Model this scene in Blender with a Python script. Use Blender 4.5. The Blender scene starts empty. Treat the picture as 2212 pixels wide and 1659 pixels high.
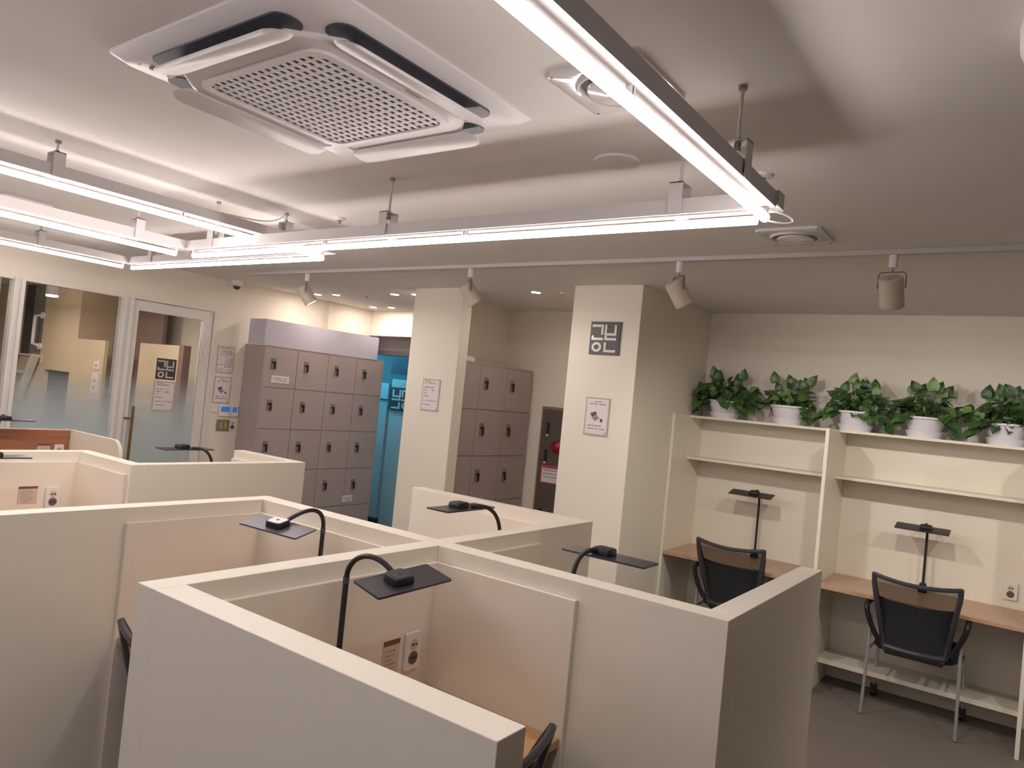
import bpy, math, random
from mathutils import Vector, Matrix
random.seed(7)
PI = math.pi
# ---------------------------------------------------------------- scene, camera, light set-up
sc = bpy.context.scene
C = sc.collection
F_PX = 1587.16
cam_d = bpy.data.cameras.new('camera'); cam = bpy.data.objects.new('camera', cam_d); C.objects.link(cam)
cam_d.sensor_fit = 'HORIZONTAL'; cam_d.sensor_width = 36.0; cam_d.lens = F_PX / 2212 * 36.0
cam_d.clip_start = 0.02; cam_d.clip_end = 60
rx = Vector((0.80721146, 0.06755847, -0.58638341)); ry = Vector((0.58195203, 0.07502454, 0.80975499)); rz = Vector((0.09869896, -0.99489053, 0.02124488))
# rows: world axes expressed as (image right, image down, depth)
right = Vector((rx[0], ry[0], rz[0])); down = Vector((rx[1], ry[1], rz[1])); fwd = Vector((rx[2], ry[2], rz[2]))
E_CAM = 1.72
m = Matrix(((right[0], -down[0], -fwd[0], 0), (right[1], -down[1], -fwd[1], 0), (right[2], -down[2], -fwd[2], E_CAM), (0, 0, 0, 1)))
cam.matrix_world = m
sc.camera = cam
sc.view_settings.view_transform = 'Standard'; sc.view_settings.look = 'None'
sc.view_settings.gamma = 1.0; sc.view_settings.use_curve_mapping = False
sc.view_settings.exposure = 0.0
w = bpy.data.worlds.new('world'); sc.world = w; w.use_nodes = True
w.node_tree.nodes['Background'].inputs[0].default_value = (0.5, 0.5, 0.55, 1); w.node_tree.nodes['Background'].inputs[1].default_value = 0.05
TUBE = 34.5      # linear lights
DOWN = 230.0      # recessed downlights
PEND = 330.0      # pendants in the glass room
BLUE = 70.0       # blue light in the corridor
ZC = 2.575

# ---------------------------------------------------------------- materials
def lin(h):
    h = h.lstrip('#'); v = [int(h[i:i+2], 16) / 255 for i in (0, 2, 4)]
    return tuple(x / 12.92 if x <= .04045 else ((x + .055) / 1.055) ** 2.4 for x in v) + (1,)
def mat(name, col, rough=.6, metal=0, noise=None, emit=None, spec=.5, bump=0):
    m = bpy.data.materials.new(name); m.use_nodes = True; nt = m.node_tree; b = nt.nodes['Principled BSDF']
    c = lin(col); b.inputs['Base Color'].default_value = c; b.inputs['Roughness'].default_value = rough
    b.inputs['Metallic'].default_value = metal; b.inputs['Specular IOR Level'].default_value = spec
    if emit:
        b.inputs['Emission Color'].default_value = lin(emit[0]); b.inputs['Emission Strength'].default_value = emit[1]
    if noise:
        sc_, amt, stretch = noise
        tc = nt.nodes.new('ShaderNodeTexCoord'); mp = nt.nodes.new('ShaderNodeMapping'); mp.inputs['Scale'].default_value = stretch
        n = nt.nodes.new('ShaderNodeTexNoise'); n.inputs['Scale'].default_value = sc_; n.inputs['Detail'].default_value = 5
        rmp = nt.nodes.new('ShaderNodeMixRGB'); rmp.blend_type = 'MIX'
        rmp.inputs[1].default_value = tuple(x * (1 - amt) for x in c[:3]) + (1,)
        rmp.inputs[2].default_value = tuple(min(1, x * (1 + amt)) for x in c[:3]) + (1,)
        nt.links.new(tc.outputs['Object'], mp.inputs[0]); nt.links.new(mp.outputs[0], n.inputs['Vector'])
        nt.links.new(n.outputs['Fac'], rmp.inputs[0]); nt.links.new(rmp.outputs[0], b.inputs['Base Color'])
        if bump:
            bp = nt.nodes.new('ShaderNodeBump'); bp.inputs['Strength'].default_value = bump; bp.inputs['Distance'].default_value = .002
            nt.links.new(n.outputs['Fac'], bp.inputs['Height']); nt.links.new(bp.outputs[0], b.inputs['Normal'])
    return m
M = {}
M['wall'] = mat('painted_wall', '#E9E1D3', .7, noise=(2.2, .03, (1, 1, 1)))
M['wallback'] = mat('back_wall_paper', '#E9E1D3', .7, noise=(9, .02, (1, 1, 4)))
M['ceil'] = mat('ceiling_board', '#E9E5E1', .85, noise=(1.5, .02, (1, 1, 1)))
M['part'] = mat('partition_laminate', '#EAE3D4', .42, noise=(3, .015, (1, 1, 1)))
M['liner'] = mat('liner_laminate', '#EBE2D4', .5)
M['wood'] = mat('beech_desktop', '#C89D6C', .4, noise=(6, .12, (1, 9, 9)))
M['woodx'] = mat('beech_desktop_cross', '#BC9B82', .4, noise=(6, .12, (9, 1, 9)))
M['locker'] = mat('locker_steel', '#AC9E9A', .4, noise=(4, .02, (1, 1, 1)))
M['lockedge'] = mat('locker_edge', '#ADA098', .4)
M['floor'] = mat('floor_concrete', '#736963', .55, noise=(3.2, .12, (1, 1, 1)))
M['white'] = mat('white_plastic', '#E6E2E2', .4)
M['ac'] = mat('ac_plastic', '#E0DCDD', .35)
M['acdark'] = mat('ac_slot_grey', '#3E434C', .4)
M['housing'] = mat('light_housing_paint', '#C2BDBC', .5)
M['black'] = mat('black_plastic', '#1C1C20', .38)
M['blackmatte'] = mat('black_matte', '#26262B', .5)
M['headtop'] = mat('lamp_head_top', '#3A383E', .28)
M['darkframe'] = mat('chair_frame_plastic', '#3E3D43', .3)
M['navy'] = mat('seat_fabric', '#1B1C28', .85, noise=(60, .2, (1, 1, 1)))
M['silver'] = mat('silver_tube', '#B9B9BE', .3, metal=.6)
M['brass'] = mat('brass', '#8F7443', .35, metal=.8)
M['collar'] = mat('lamp_collar', '#3E4E4B', .4)
M['signdark'] = mat('sign_dark_acrylic', '#4A4246', .5)
M['signlight'] = mat('sign_lettering', '#C4BAB4', .25)
M['signdark2'] = mat('door_sign_dark', '#3A3D48', .35)
M['signlight2'] = mat('door_sign_lettering', '#CBBEAE', .4)
M['paper'] = mat('paper', '#E3DADA', .35)
M['papersleeve'] = mat('poster_sleeve', '#B9AFA3', .2)
M['print'] = mat('grey_print', '#A79F9F', .6)
M['printdark'] = mat('dark_print', '#5A5260', .6)
M['printmid'] = mat('mid_print', '#8F878C', .6)
M['red'] = mat('red_print', '#7D4A44', .6)
M['note'] = mat('note_card', '#D3BFB0', .6)
M['redlamp'] = mat('red_lamp', '#8E1F2A', .25)
M['pink'] = mat('pink_border', '#C0505F', .5)
M['hydrant'] = mat('hydrant_steel', '#5F544E', .35, noise=(3, .05, (1, 1, 1)))
M['hydrantframe'] = mat('hydrant_frame', '#8C8070', .4)
M['walnut'] = mat('walnut_panel', '#85695F', .5, noise=(14, .12, (6, 6, .4)))
M['lightwood'] = mat('light_wood_panel', '#D0BCA0', .5, noise=(12, .1, (6, 6, .4)))
M['redwood'] = mat('cherry_wood', '#A06A4E', .45, noise=(5, .45, (6, .8, 9)))
M['greydoor'] = mat('grey_curtain', '#8B8380', .6)
M['dark'] = mat('dark_opening', '#45414A', .7)
M['bluescreen'] = mat('thermostat_screen', '#3F73C0', .3, emit=('#3F73C0', .35))
M['plate'] = mat('outlet_plate', '#8D8875', .35, metal=.3)
M['yellow'] = mat('outlet_yellow', '#B79A3E', .5)
M['pot'] = mat('white_pot', '#E9E5EC', .4)
M['soil'] = mat('soil', '#3B2C22', .9)
M['stem'] = mat('stem_green', '#4C6A2C', .6)
M['corr'] = mat('corridor_paint', '#CBDDDE', .6)
M['corrdoor'] = mat('corridor_door_grey', '#9FB2B4', .4)
M['shutter'] = mat('shutter_box_grey', '#7C757A', .5)
M['shutter2'] = mat('shutter_rail_grey', '#4E494D', .5)
M['whitepaint'] = mat('white_painted_metal', '#E2DED8', .4)
M['lockplate'] = mat('lock_plate_grey', '#837975', .35)
M['hole'] = mat('socket_hole', '#6B5C50', .7)
M['chrome'] = mat('chrome', '#D8D4D2', .1, metal=1.0)

def emis(name, col, s):
    m = bpy.data.materials.new(name); m.use_nodes = True; nt = m.node_tree; nt.nodes.clear()
    e = nt.nodes.new('ShaderNodeEmission'); e.inputs[0].default_value = lin(col); e.inputs[1].default_value = s
    o = nt.nodes.new('ShaderNodeOutputMaterial'); nt.links.new(e.outputs[0], o.inputs[0]); return m
M['tube'] = emis('tube_light', '#FFF3EF', TUBE)
M['down'] = emis('downlight_glow', '#FFEDE0', DOWN)
M['pend'] = emis('pendant_glow', '#FFEEDD', PEND)
M['blue'] = emis('blue_light', '#56B6DE', BLUE)

# ceiling board: fine pin holes
nt = M['ceil'].node_tree; b = nt.nodes['Principled BSDF']
tc = nt.nodes.new('ShaderNodeTexCoord'); vo = nt.nodes.new('ShaderNodeTexVoronoi'); vo.inputs['Scale'].default_value = 38
cr = nt.nodes.new('ShaderNodeValToRGB'); cr.color_ramp.elements[0].position = .03; cr.color_ramp.elements[1].position = .07
cr.color_ramp.elements[0].color = (.45, .40, .36, 1); cr.color_ramp.elements[1].color = (1, 1, 1, 1)
mx = nt.nodes.new('ShaderNodeMixRGB'); mx.blend_type = 'MULTIPLY'; mx.inputs[0].default_value = .55
old = b.inputs['Base Color'].links[0].from_socket
nt.links.new(tc.outputs['Object'], vo.inputs['Vector']); nt.links.new(vo.outputs['Distance'], cr.inputs[0])
nt.links.new(old, mx.inputs[1]); nt.links.new(cr.outputs[0], mx.inputs[2]); nt.links.new(mx.outputs[0], b.inputs['Base Color'])
# leaves: each leaf its own green
def leafmat():
    m = mat('pothos_leaf', '#3F6B2B', .38); nt = m.node_tree; b = nt.nodes['Principled BSDF']
    g = nt.nodes.new('ShaderNodeNewGeometry'); cr = nt.nodes.new('ShaderNodeValToRGB')
    cr.color_ramp.elements[0].color = lin('#34502E'); cr.color_ramp.elements[1].color = lin('#6F9344')
    e = cr.color_ramp.elements.new(.7); e.color = lin('#456536')
    nt.links.new(g.outputs['Random Per Island'], cr.inputs[0]); nt.links.new(cr.outputs[0], b.inputs['Base Color'])
    return m
M['leaf'] = leafmat()
# clear glass that turns into a white frosted film towards the bottom
def glassmat(name, z0=None, z1=None, frost=.82):
    m = bpy.data.materials.new(name); m.use_nodes = True; nt = m.node_tree; nt.nodes.clear()
    N = nt.nodes.new; L = nt.links.new
    tr = N('ShaderNodeBsdfTransparent'); tr.inputs[0].default_value = (.93, .94, .94, 1); gl = N('ShaderNodeBsdfGlossy'); gl.inputs['Roughness'].default_value = .02
    fr = N('ShaderNodeFresnel'); fr.inputs[0].default_value = 1.3
    m1 = N('ShaderNodeMixShader'); L(fr.outputs[0], m1.inputs[0]); L(tr.outputs[0], m1.inputs[1]); L(gl.outputs[0], m1.inputs[2])
    out = N('ShaderNodeOutputMaterial')
    if z0 is None:
        L(m1.outputs[0], out.inputs[0]); return m
    df = N('ShaderNodeBsdfDiffuse'); df.inputs[0].default_value = lin('#D2E0E6'); tl = N('ShaderNodeBsdfTranslucent'); tl.inputs[0].default_value = lin('#CDD3D4')
    a = N('ShaderNodeMixShader'); a.inputs[0].default_value = .35; L(df.outputs[0], a.inputs[1]); L(tl.outputs[0], a.inputs[2])
    tc = N('ShaderNodeTexCoord'); sx = N('ShaderNodeSeparateXYZ'); mr = N('ShaderNodeMapRange')
    mr.inputs['From Min'].default_value = z0; mr.inputs['From Max'].default_value = z1; mr.inputs['To Min'].default_value = frost; mr.inputs['To Max'].default_value = 0
    L(tc.outputs['Object'], sx.inputs[0]); L(sx.outputs[2], mr.inputs[0])
    m2 = N('ShaderNodeMixShader'); L(mr.outputs[0], m2.inputs[0]); L(m1.outputs[0], m2.inputs[1]); L(a.outputs[0], m2.inputs[2]); L(m2.outputs[0], out.inputs[0])
    return m
M['frost'] = glassmat('gradient_frosted_glass', 1.12, 1.62)
# chair mesh: see-through weave
m = bpy.data.materials.new('chair_mesh_weave'); m.use_nodes = True; nt = m.node_tree; nt.nodes.clear()
d = nt.nodes.new('ShaderNodeBsdfDiffuse'); d.inputs[0].default_value = lin('#1D1B22'); t = nt.nodes.new('ShaderNodeBsdfTransparent')
x = nt.nodes.new('ShaderNodeMixShader'); x.inputs[0].default_value = .68; o = nt.nodes.new('ShaderNodeOutputMaterial')
nt.links.new(t.outputs[0], x.inputs[1]); nt.links.new(d.outputs[0], x.inputs[2]); nt.links.new(x.outputs[0], o.inputs[0]); M['mesh'] = m
# rippled translucent-looking board on the lockers
m = mat('ribbed_board', '#C6C2CE', .3); nt = m.node_tree; b = nt.nodes['Principled BSDF']
wv = nt.nodes.new('ShaderNodeTexWave'); wv.bands_direction = 'Y'; wv.inputs['Scale'].default_value = 22; wv.inputs['Distortion'].default_value = .6
tc = nt.nodes.new('ShaderNodeTexCoord'); bp = nt.nodes.new('ShaderNodeBump'); bp.inputs['Strength'].default_value = .35; bp.inputs['Distance'].default_value = .004
nt.links.new(tc.outputs['Object'], wv.inputs['Vector']); nt.links.new(wv.outputs['Fac'], bp.inputs['Height']); nt.links.new(bp.outputs[0], b.inputs['Normal']); M['ribbed'] = m

# ---------------------------------------------------------------- mesh helpers
def rrect(w, h, r, n=5, cx=0, cy=0):
    pts = []
    for sx, sy, a0 in ((1, 1, 0), (-1, 1, 90), (-1, -1, 180), (1, -1, 270)):
        for i in range(n + 1):
            a = math.radians(a0 + 90 * i / n)
            pts.append((cx + sx * (w / 2 - r) + r * math.cos(a), cy + sy * (h / 2 - r) + r * math.sin(a)))
    return pts
class MB:
    def __init__(s): s.v = []; s.f = []
    def add(s, vs, fs, mt=None):
        n = len(s.v)
        s.v += [tuple(mt @ Vector(v)) if mt else tuple(v) for v in vs]
        s.f += [tuple(i + n for i in f) for f in fs]; return s
    def box(s, x0, x1, y0, y1, z0, z1, mt=None):
        x0, x1 = min(x0, x1), max(x0, x1); y0, y1 = min(y0, y1), max(y0, y1); z0, z1 = min(z0, z1), max(z0, z1)
        return s.add([(x0, y0, z0), (x1, y0, z0), (x1, y1, z0), (x0, y1, z0), (x0, y0, z1), (x1, y0, z1), (x1, y1, z1), (x0, y1, z1)],
                     [(0, 3, 2, 1), (4, 5, 6, 7), (0, 1, 5, 4), (1, 2, 6, 5), (2, 3, 7, 6), (3, 0, 4, 7)], mt)
    def loft(s, rings, mt=None, cap=True):
        n = len(rings[0]); vs = [p for r in rings for p in r]; fs = []
        for k in range(len(rings) - 1):
            for i in range(n):
                j = (i + 1) % n; fs.append((k * n + i, k * n + j, (k + 1) * n + j, (k + 1) * n + i))
        if cap:
            fs.append(tuple(range(n))[::-1]); fs.append(tuple((len(rings) - 1) * n + i for i in range(n)))
        return s.add(vs, fs, mt)
    def prism(s, pts, a, b, axis='z', mt=None):
        def P(p, t):
            return {'z': (p[0], p[1], t), 'x': (t, p[0], p[1]), 'y': (p[0], t, p[1])}[axis]
        return s.loft([[P(p, a) for p in pts], [P(p, b) for p in pts]], mt)
    def tube(s, pts, r, seg=12, mt=None, flat=None):
        pts = [Vector(p) for p in pts]; rs = r if isinstance(r, (list, tuple)) else [r] * len(pts); rings = []; up = None
        for i, p in enumerate(pts):
            t = (pts[min(i + 1, len(pts) - 1)] - pts[max(i - 1, 0)]).normalized()
            if up is None: up = Vector((0, 0, 1)) if abs(t.z) < .9 else Vector((1, 0, 0))
            sd = t.cross(up).normalized(); u = sd.cross(t).normalized(); up = u
            k = flat if flat else 1
            rings.append([tuple(p + sd * rs[i] * k * math.cos(a) + u * rs[i] * math.sin(a)) for a in [2 * PI * j / seg for j in range(seg)]])
        return s.loft(rings, mt)
    def lathe(s, prof, cx, cy, seg=24, mt=None, cap=True):
        rings = [[(cx + r * math.cos(2 * PI * j / seg), cy + r * math.sin(2 * PI * j / seg), z) for j in range(seg)] for r, z in prof]
        return s.loft(rings, mt, cap)
    def build(s, name, m, parent=None, bevel=0, loc=None):
        me = bpy.data.meshes.new(name); me.from_pydata(s.v, [], s.f); me.update()
        me.materials.append(M[m] if isinstance(m, str) else m)
        me.polygons.foreach_set('use_smooth', [True] * len(me.polygons)); me.set_sharp_from_angle(angle=math.radians(38))
        import bmesh
        bm = bmesh.new(); bm.from_mesh(me); bmesh.ops.recalc_face_normals(bm, faces=bm.faces); bm.to_mesh(me); bm.free()
        o = bpy.data.objects.new(name, me); C.objects.link(o)
        if parent: o.parent = parent
        if loc: o.location = loc
        if bevel:
            bv = o.modifiers.new('bevel', 'BEVEL'); bv.width = bevel; bv.segments = 2; bv.limit_method = 'ANGLE'
        return o
def tag(o, label, cat, group=None):
    o['label'] = label; o['category'] = cat
    if group: o['group'] = group
    return o
def thing(name, label, cat, loc=(0, 0, 0), rot=0, group=None):
    o = bpy.data.objects.new(name, None); C.objects.link(o); o.location = loc; o.rotation_euler = (0, 0, rot)
    o.empty_display_size = .1
    return tag(o, label, cat, group)
def struct(o): o['kind'] = 'structure'; return o
def bez(p0, p1, p2, p3, n=14):
    p0, p1, p2, p3 = map(Vector, (p0, p1, p2, p3))
    return [p0 * (1 - t) ** 3 + p1 * 3 * t * (1 - t) ** 2 + p2 * 3 * t * t * (1 - t) + p3 * t ** 3 for t in [i / n for i in range(n + 1)]]
def dup(root, loc=None, rot=None, label=None):
    def cp(o, par):
        c = o.copy(); C.objects.link(c); c.parent = par
        for ch in list(o.children): cp(ch, c)
        return c
    r = cp(root, None)
    if loc is not None: r.location = loc
    if rot is not None: r.rotation_euler = (0, 0, rot)
    if label: r['label'] = label
    return r

# ---------------------------------------------------------------- room shell
XL, YB, XR, YN = -6.265, 5.70, 4.2, -5.0
struct(MB().box(-12.4, XR + .1, YN - .1, 10.2, -.1, 0).build('floor', 'floor'))
struct(MB().box(-12.4, XR + .1, YN - .1, 10.2, ZC, ZC + .1).build('ceiling', 'ceil'))
struct(MB().box(XR, XR + .1, YN, YB + .1, 0, ZC).build('wall_right', 'wall'))
struct(MB().box(XL, XR, YN - .1, YN, 0, ZC).build('wall_near', 'wall'))
wl = MB()
wl.box(XL - .1, XL, YN, 5.80, 2.265, ZC)            # lintel over glass, door
wl.box(XL - .1, XL, 3.895, 5.80, 0, 2.265)          # solid part by the lockers
wl.box(XL - .1, XL, YN, .6, 0, 2.265)
struct(wl.build('wall_left', 'wall'))
wb = MB()
wb.box(-4.24, XR, YB, YB + .12, 0, ZC)
wb.box(-4.45, -4.235, 4.6, 5.92, 0, ZC)             # return wall behind the small lockers
wb.box(XL - .1, -4.45, 5.80, 5.92, 2.29, ZC)        # lintel over the corridor opening
struct(wb.build('wall_back', 'wallback'))
struct(MB().box(-2.75, -2.215, 4.445, YB, 0, ZC).build('wall_pillar_right', 'wall', bevel=.004))
struct(MB().box(-4.335, -3.805, 4.48, 4.6, 0, ZC).build('wall_pillar_middle', 'wall', bevel=.004))

# glazing of the left wall
f = MB()
for y0, y1 in ((.6, .66), (1.40, 1.47), (2.216, 2.289), (3.022, 3.110), (3.862, 3.895)):
    f.box(XL - .07, XL + .012, y0, y1, 0, 2.265)
f.box(XL - .07, XL + .012, .6, 3.11, 0, .09)
f.box(XL - .055, XL + .004, .6, 3.11, 2.25, 2.265)
f.box(XL - .055, XL + .004, 3.11, 3.862, 2.257, 2.265)
f.box(XL + .012, XL + .03, 2.216, 2.236, 0, 2.265); f.box(XL + .012, XL + .03, 2.262, 2.289, 0, 2.265)
f.box(XL + .012, XL + .03, 3.022, 3.050, 0, 2.265); f.box(XL + .012, XL + .03, 3.075, 3.110, 0, 2.265)
win = struct(f.build('window_1', 'whitepaint'))
for a, b_ in ((.66, 1.40), (1.47, 2.216), (2.289, 3.022)):
    MB().box(XL - .035, XL - .027, a, b_, .09, 2.25).build('pane', 'frost', win)
d = MB(); y0, y1 = 3.118, 3.856
d.box(XL - .05, XL - .005, y0, y0 + .052, .01, 2.25); d.box(XL - .05, XL - .005, y1 - .085, y1, .01, 2.25)
d.box(XL - .05, XL - .005, y0 + .052, y1 - .085, 2.165, 2.25); d.box(XL - .05, XL - .005, y0 + .052, y1 - .085, .01, .12)
door = struct(d.build('door_1', 'whitepaint'))
MB().box(XL - .032, XL - .024, y0 + .052, y1 - .085, .12, 2.165).build('pane', 'frost', door)
h = MB(); h.tube([(XL + .06, 3.178, .75), (XL + .06, 3.178, 1.35)], .011)
for z in (.89, 1.243): h.tube([(XL - .006, 3.145, z), (XL + .06, 3.178, z)], .008)
h.build('door_handle', 'brass', door)
MB().box(XL - .004, XL + .006, 3.80, 3.82, 1.83, 1.9).build('hinge', 'chrome', door)

# the room behind the glass
struct(MB().box(-12.3, XL - .1, 4.5, 4.6, 0, ZC).build('wall_glass_room_back', 'wall'))
struct(MB().box(-12.4, -12.3, YN, 4.6, 0, ZC).build('wall_glass_room_left', 'wall'))
struct(MB().box(-12.3, XL - .1, YN - .1, YN, 0, ZC).build('wall_glass_room_near', 'wall'))
YF = 3.9
cb = thing('sleeping_cabin', 'light wood sleeping cabin wall with a dark upper bunk opening behind the glass', 'cabin', (-10.0, YF, 0))
c = MB()
c.box(.02, .19, 0, .5, 0, 2.57); c.box(.19, .85, 0, .5, 1.53, 2.57); c.box(.85, .97, 0, .5, 0, 2.57)
c.box(-2.2, .02, 0, .5, 0, 1.69); c.box(-2.2, -.66, 0, .5, 1.69, 2.57)
c.build('facade', 'lightwood', cb)
MB().box(-.66, .02, .05, .07, 1.69, 2.57).build('curtain', 'greydoor', cb)
MB().box(-.66, -.44, .035, .05, 1.69, 2.57).build('curtain', 'dark', cb)
MB().box(-.68, .04, -.02, .12, 1.672, 1.695).build('ledge', 'whitepaint', cb)
MB().box(.19, .85, .05, .07, 0, 1.53).build('opening', 'dark', cb)  # dark board in place of the shaded inside of the opening
g = MB(); g.tube([(.02, -.01, 2.18), (-.10, -.05, 2.17), (-.10, -.05, 1.83), (.02, -.01, 1.80)], .022)
g.tube([(.02, 0, 2.18), (.02, -.03, 2.18)], .04); g.tube([(.02, 0, 1.80), (.02, -.03, 1.80)], .04)
g.build('grab_handle', 'white', cb)
for x, z in ((.04, 2.41), (.04, 1.60)):
    k = MB().box(x - .03, x + .05, -.006, 0, z, z + .09).build('number_plate', 'paper', cb)
    MB().box(x - .0, x + .02, -.008, -.006, z + .02, z + .07).build('numeral', 'print', k)
lad = thing('ladder', 'white slanted bunk ladder leaning up to the upper cabin behind the glass', 'ladder', (-10.0, YF, 0))
for sx in (0, -.62):
    MB().prism([(sx + .0, 1.70), (sx + .09, 1.68), (sx - .98, .0), (sx - 1.12, .0)], -.09, -.03, 'y').build('rail', 'whitepaint', lad)
for k in range(5):
    z = 1.45 - .3 * k; xx = -.16 - .19 * k
    MB().box(xx - .60, xx + .02, -.09, -.03, z, z + .03).build('tread', 'whitepaint', lad)
struct(MB().box(-9.99, -7.94, 4.3, 4.34, 0, ZC).build('wall_walnut', 'walnut'))
b1 = MB().box(-9.03, -8.365, YF, YF + .04, 0, 1.925).build('wooden_screen', 'lightwood')
tag(b1, 'pale wood screen panel carrying a white list, beside the low dark opening', 'screen')
b2 = MB().box(-7.61, -6.865, YF, YF + .04, 0, 1.925)
b2 = b2.build('wooden_screen', 'lightwood'); tag(b2, 'pale wood screen panel seen through the glass door behind its square sign', 'screen')
MB().box(-6.865, -6.79, YF + .005, YF + .08, 0, 1.93).build('side_panel', 'walnut', b2)
p = MB().box(-8.56, -8.44, YF - .008, YF - .001, 1.6, 1.69).build('small_notice', 'paper'); tag(p, 'small square white notice on the pale wood screen above the long list', 'notice')
MB().box(-8.53, -8.48, YF - .010, YF - .008, 1.63, 1.66).build('print', 'print', p)
p = MB().box(-8.58, -8.42, YF - .008, YF - .001, 1.26, 1.56).build('long_notice', 'paper'); tag(p, 'long narrow white list on the pale wood screen behind the glass', 'notice')
for z in (1.46, 1.38, 1.31): MB().box(-8.53, -8.48, YF - .010, YF - .008, z, z + .03).build('print', 'print', p)
sh = thing('shelf_rack', 'dim beige wall shelves seen through the right side of the glass door', 'shelf', (-6.55, 4.35, 0))
for z in (1.2, 1.5, 1.8): MB().box(-.2, .16, 0, .14, z, z + .03).build('shelf', 'wall', sh)
MB().box(-.22, -.2, 0, .14, .3, 1.9).build('side_panel', 'wall', sh)
def pendant(x, y, label):
    t = thing('pendant_lamp', label, 'lamp', (x, y, 2.3), group='white drum lamps behind the glass')
    MB().lathe([(.0001, .275), (.055, .275), (.055, .012), (.0001, .012)], 0, 0).build('shade', 'white', t)
    MB().lathe([(.0001, .008), (.052, .008), (.052, -.002), (.0001, -.002)], 0, 0).build('diffuser', 'pend', t)
    return t
p1 = pendant(-8.157, 3.236, 'white drum lamp behind the glass, beside the white grab handle')
dup(p1, (-6.80, 3.222, 2.3), label='white drum lamp behind the glass, half hidden by the white post next to the door')
dup(p1, (-9.25, 3.1, 2.3), label='white drum lamp behind the glass at the left edge of the picture')
dup(p1, (-8.2, 1.2, 2.3), label='added white drum lamp behind the glass, out of sight, brightening the room there')  # this and the next two: unseen lamps added to brighten the glass room
dup(p1, (-9.6, 1.4, 2.3), label='added white drum lamp deep behind the glass, out of sight, brightening the room there')
dup(p1, (-7.0, 1.0, 2.3), label='added white drum lamp close behind the glass, out of sight, brightening the room there')

# corridor behind the opening, lit blue
cr_ = MB(); cr_.box(-8.2, -8.1, 5.92, 10.1, 0, ZC); cr_.box(-4.5, -4.4, 5.92, 10.1, 0, ZC); cr_.box(-8.2, -4.4, 8.4, 8.5, 0, ZC); cr_.box(-8.2, XL - .1, 5.86, 5.92, 0, ZC)
struct(cr_.build('wall_corridor', 'corr'))
s_ = MB().box(XL, -4.45, 5.93, 6.1, 2.14, 2.57).build('roller_shutter', 'shutter'); tag(s_, 'grey roller shutter box above the blue lit opening', 'shutter')
MB().box(XL, -4.45, 5.93, 6.06, 2.085, 2.14).build('bottom_rail', 'shutter2', s_)
s_ = MB().box(-6.572, -5.9, 6.50, 6.54, 1.89, 2.14).build('hanging_panel', 'dark'); tag(s_, 'dark hanging panel in the blue lit corridor', 'panel')
gd = thing('corridor_door', 'grey green frosted door with a square dark sign in the blue corridor', 'door', (-6.55, 6.5, 0))
MB().box(0.02, .9, 0, .03, 0, 1.83).build('leaf', 'corrdoor', gd)
s_ = thing('parcel_locker', 'pale grey cabinet beside the corridor door, only its edge showing', 'cabinet', (-6.72, 6.5, 0))
MB().box(-.9, .14, 0, .4, .1, 1.77).build('body', 'corrdoor', s_)
MB().box(-.9, .14, -.01, 0, 1.56, 1.575).build('groove', 'shutter2', s_)
bl = MB().tube([(-7.5, 6.16, 2.45), (-6.5, 6.16, 2.45)], .03).build('blue_light_strip', 'blue'); tag(bl, 'blue light strip on the corridor ceiling', 'light')

# ---------------------------------------------------------------- square sign lettering
def glyph(mb, P, mirror=False):
    def R(u0, u1, v0, v1):
        if mirror: u0, u1 = 1 - u1, 1 - u0
        P(mb, [(u0, v0), (u1, v0), (u1, v1), (u0, v1)])
    R(.06, .45, .09, .165); R(.375, .45, .165, .40)
    R(.49, .565, .09, .42); R(.81, .885, .09, .42); R(.565, .81, .345, .42)
    R(.06, .135, .43, .49); R(.06, .46, .49, .565)
    R(.50, .575, .43, .49); R(.50, .90, .49, .565)
    R(.50, .575, .63, .925); R(.575, .90, .85, .925)
    n = 20; u0, v0 = (.255, .775); u0 = 1 - u0 if mirror else u0
    for i in range(n):
        a, c_ = 2 * PI * i / n, 2 * PI * (i + 1) / n
        P(mb, [(u0 + .165 * math.cos(a), v0 + .15 * math.sin(a)), (u0 + .165 * math.cos(c_), v0 + .15 * math.sin(c_)),
               (u0 + .085 * math.cos(c_), v0 + .075 * math.sin(c_)), (u0 + .085 * math.cos(a), v0 + .075 * math.sin(a))])
def sign_y(label, x0, x1, z0, z1, yf, dark, light, th=.012):        # faces -Y
    t = thing('logo_sign', label, 'sign', ((x0 + x1) / 2, yf, z0))
    W, H = x1 - x0, z1 - z0
    MB().box(-W / 2, W / 2, -th, -.001, 0, H).build('plate', dark, t)
    def P(mb, pts): mb.prism([(-W / 2 + u * W, H - v * H) for u, v in pts], -th - .004, -th + .001, 'y')
    g = MB(); glyph(g, P); g.build('lettering', light, t); return t
def sign_x(label, y0, y1, z0, z1, xf, dark, light, th=.006):        # faces +X
    t = thing('logo_sign', label, 'sign', (xf, (y0 + y1) / 2, z0))
    W, H = y1 - y0, z1 - z0
    MB().box(.001, th, -W / 2, W / 2, 0, H).build('plate', dark, t)
    def P(mb, pts): mb.prism([(-W / 2 + u * W, H - v * H) for u, v in pts], th - .001, th + .002, 'x')
    g = MB(); glyph(g, P); g.build('lettering', light, t); return t
sign_y('square dark grey sign with pale Korean letters on the right pillar', -2.582, -2.351, 2.089, 2.317, 4.445, 'signdark', 'signlight')
sign_x('small square dark sign stuck on the frosted glass door', 3.38, 3.56, 1.594, 1.778, XL - .023, 'signdark2', 'signlight2', .003)
t = thing('logo_sign', 'square dark sign with mirrored letters on the corridor door', 'sign', (-6.36, 6.49, 1.45))
MB().box(-.165, .20, -.01, 0, 0, .28).build('plate', 'signdark2', t)
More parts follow.
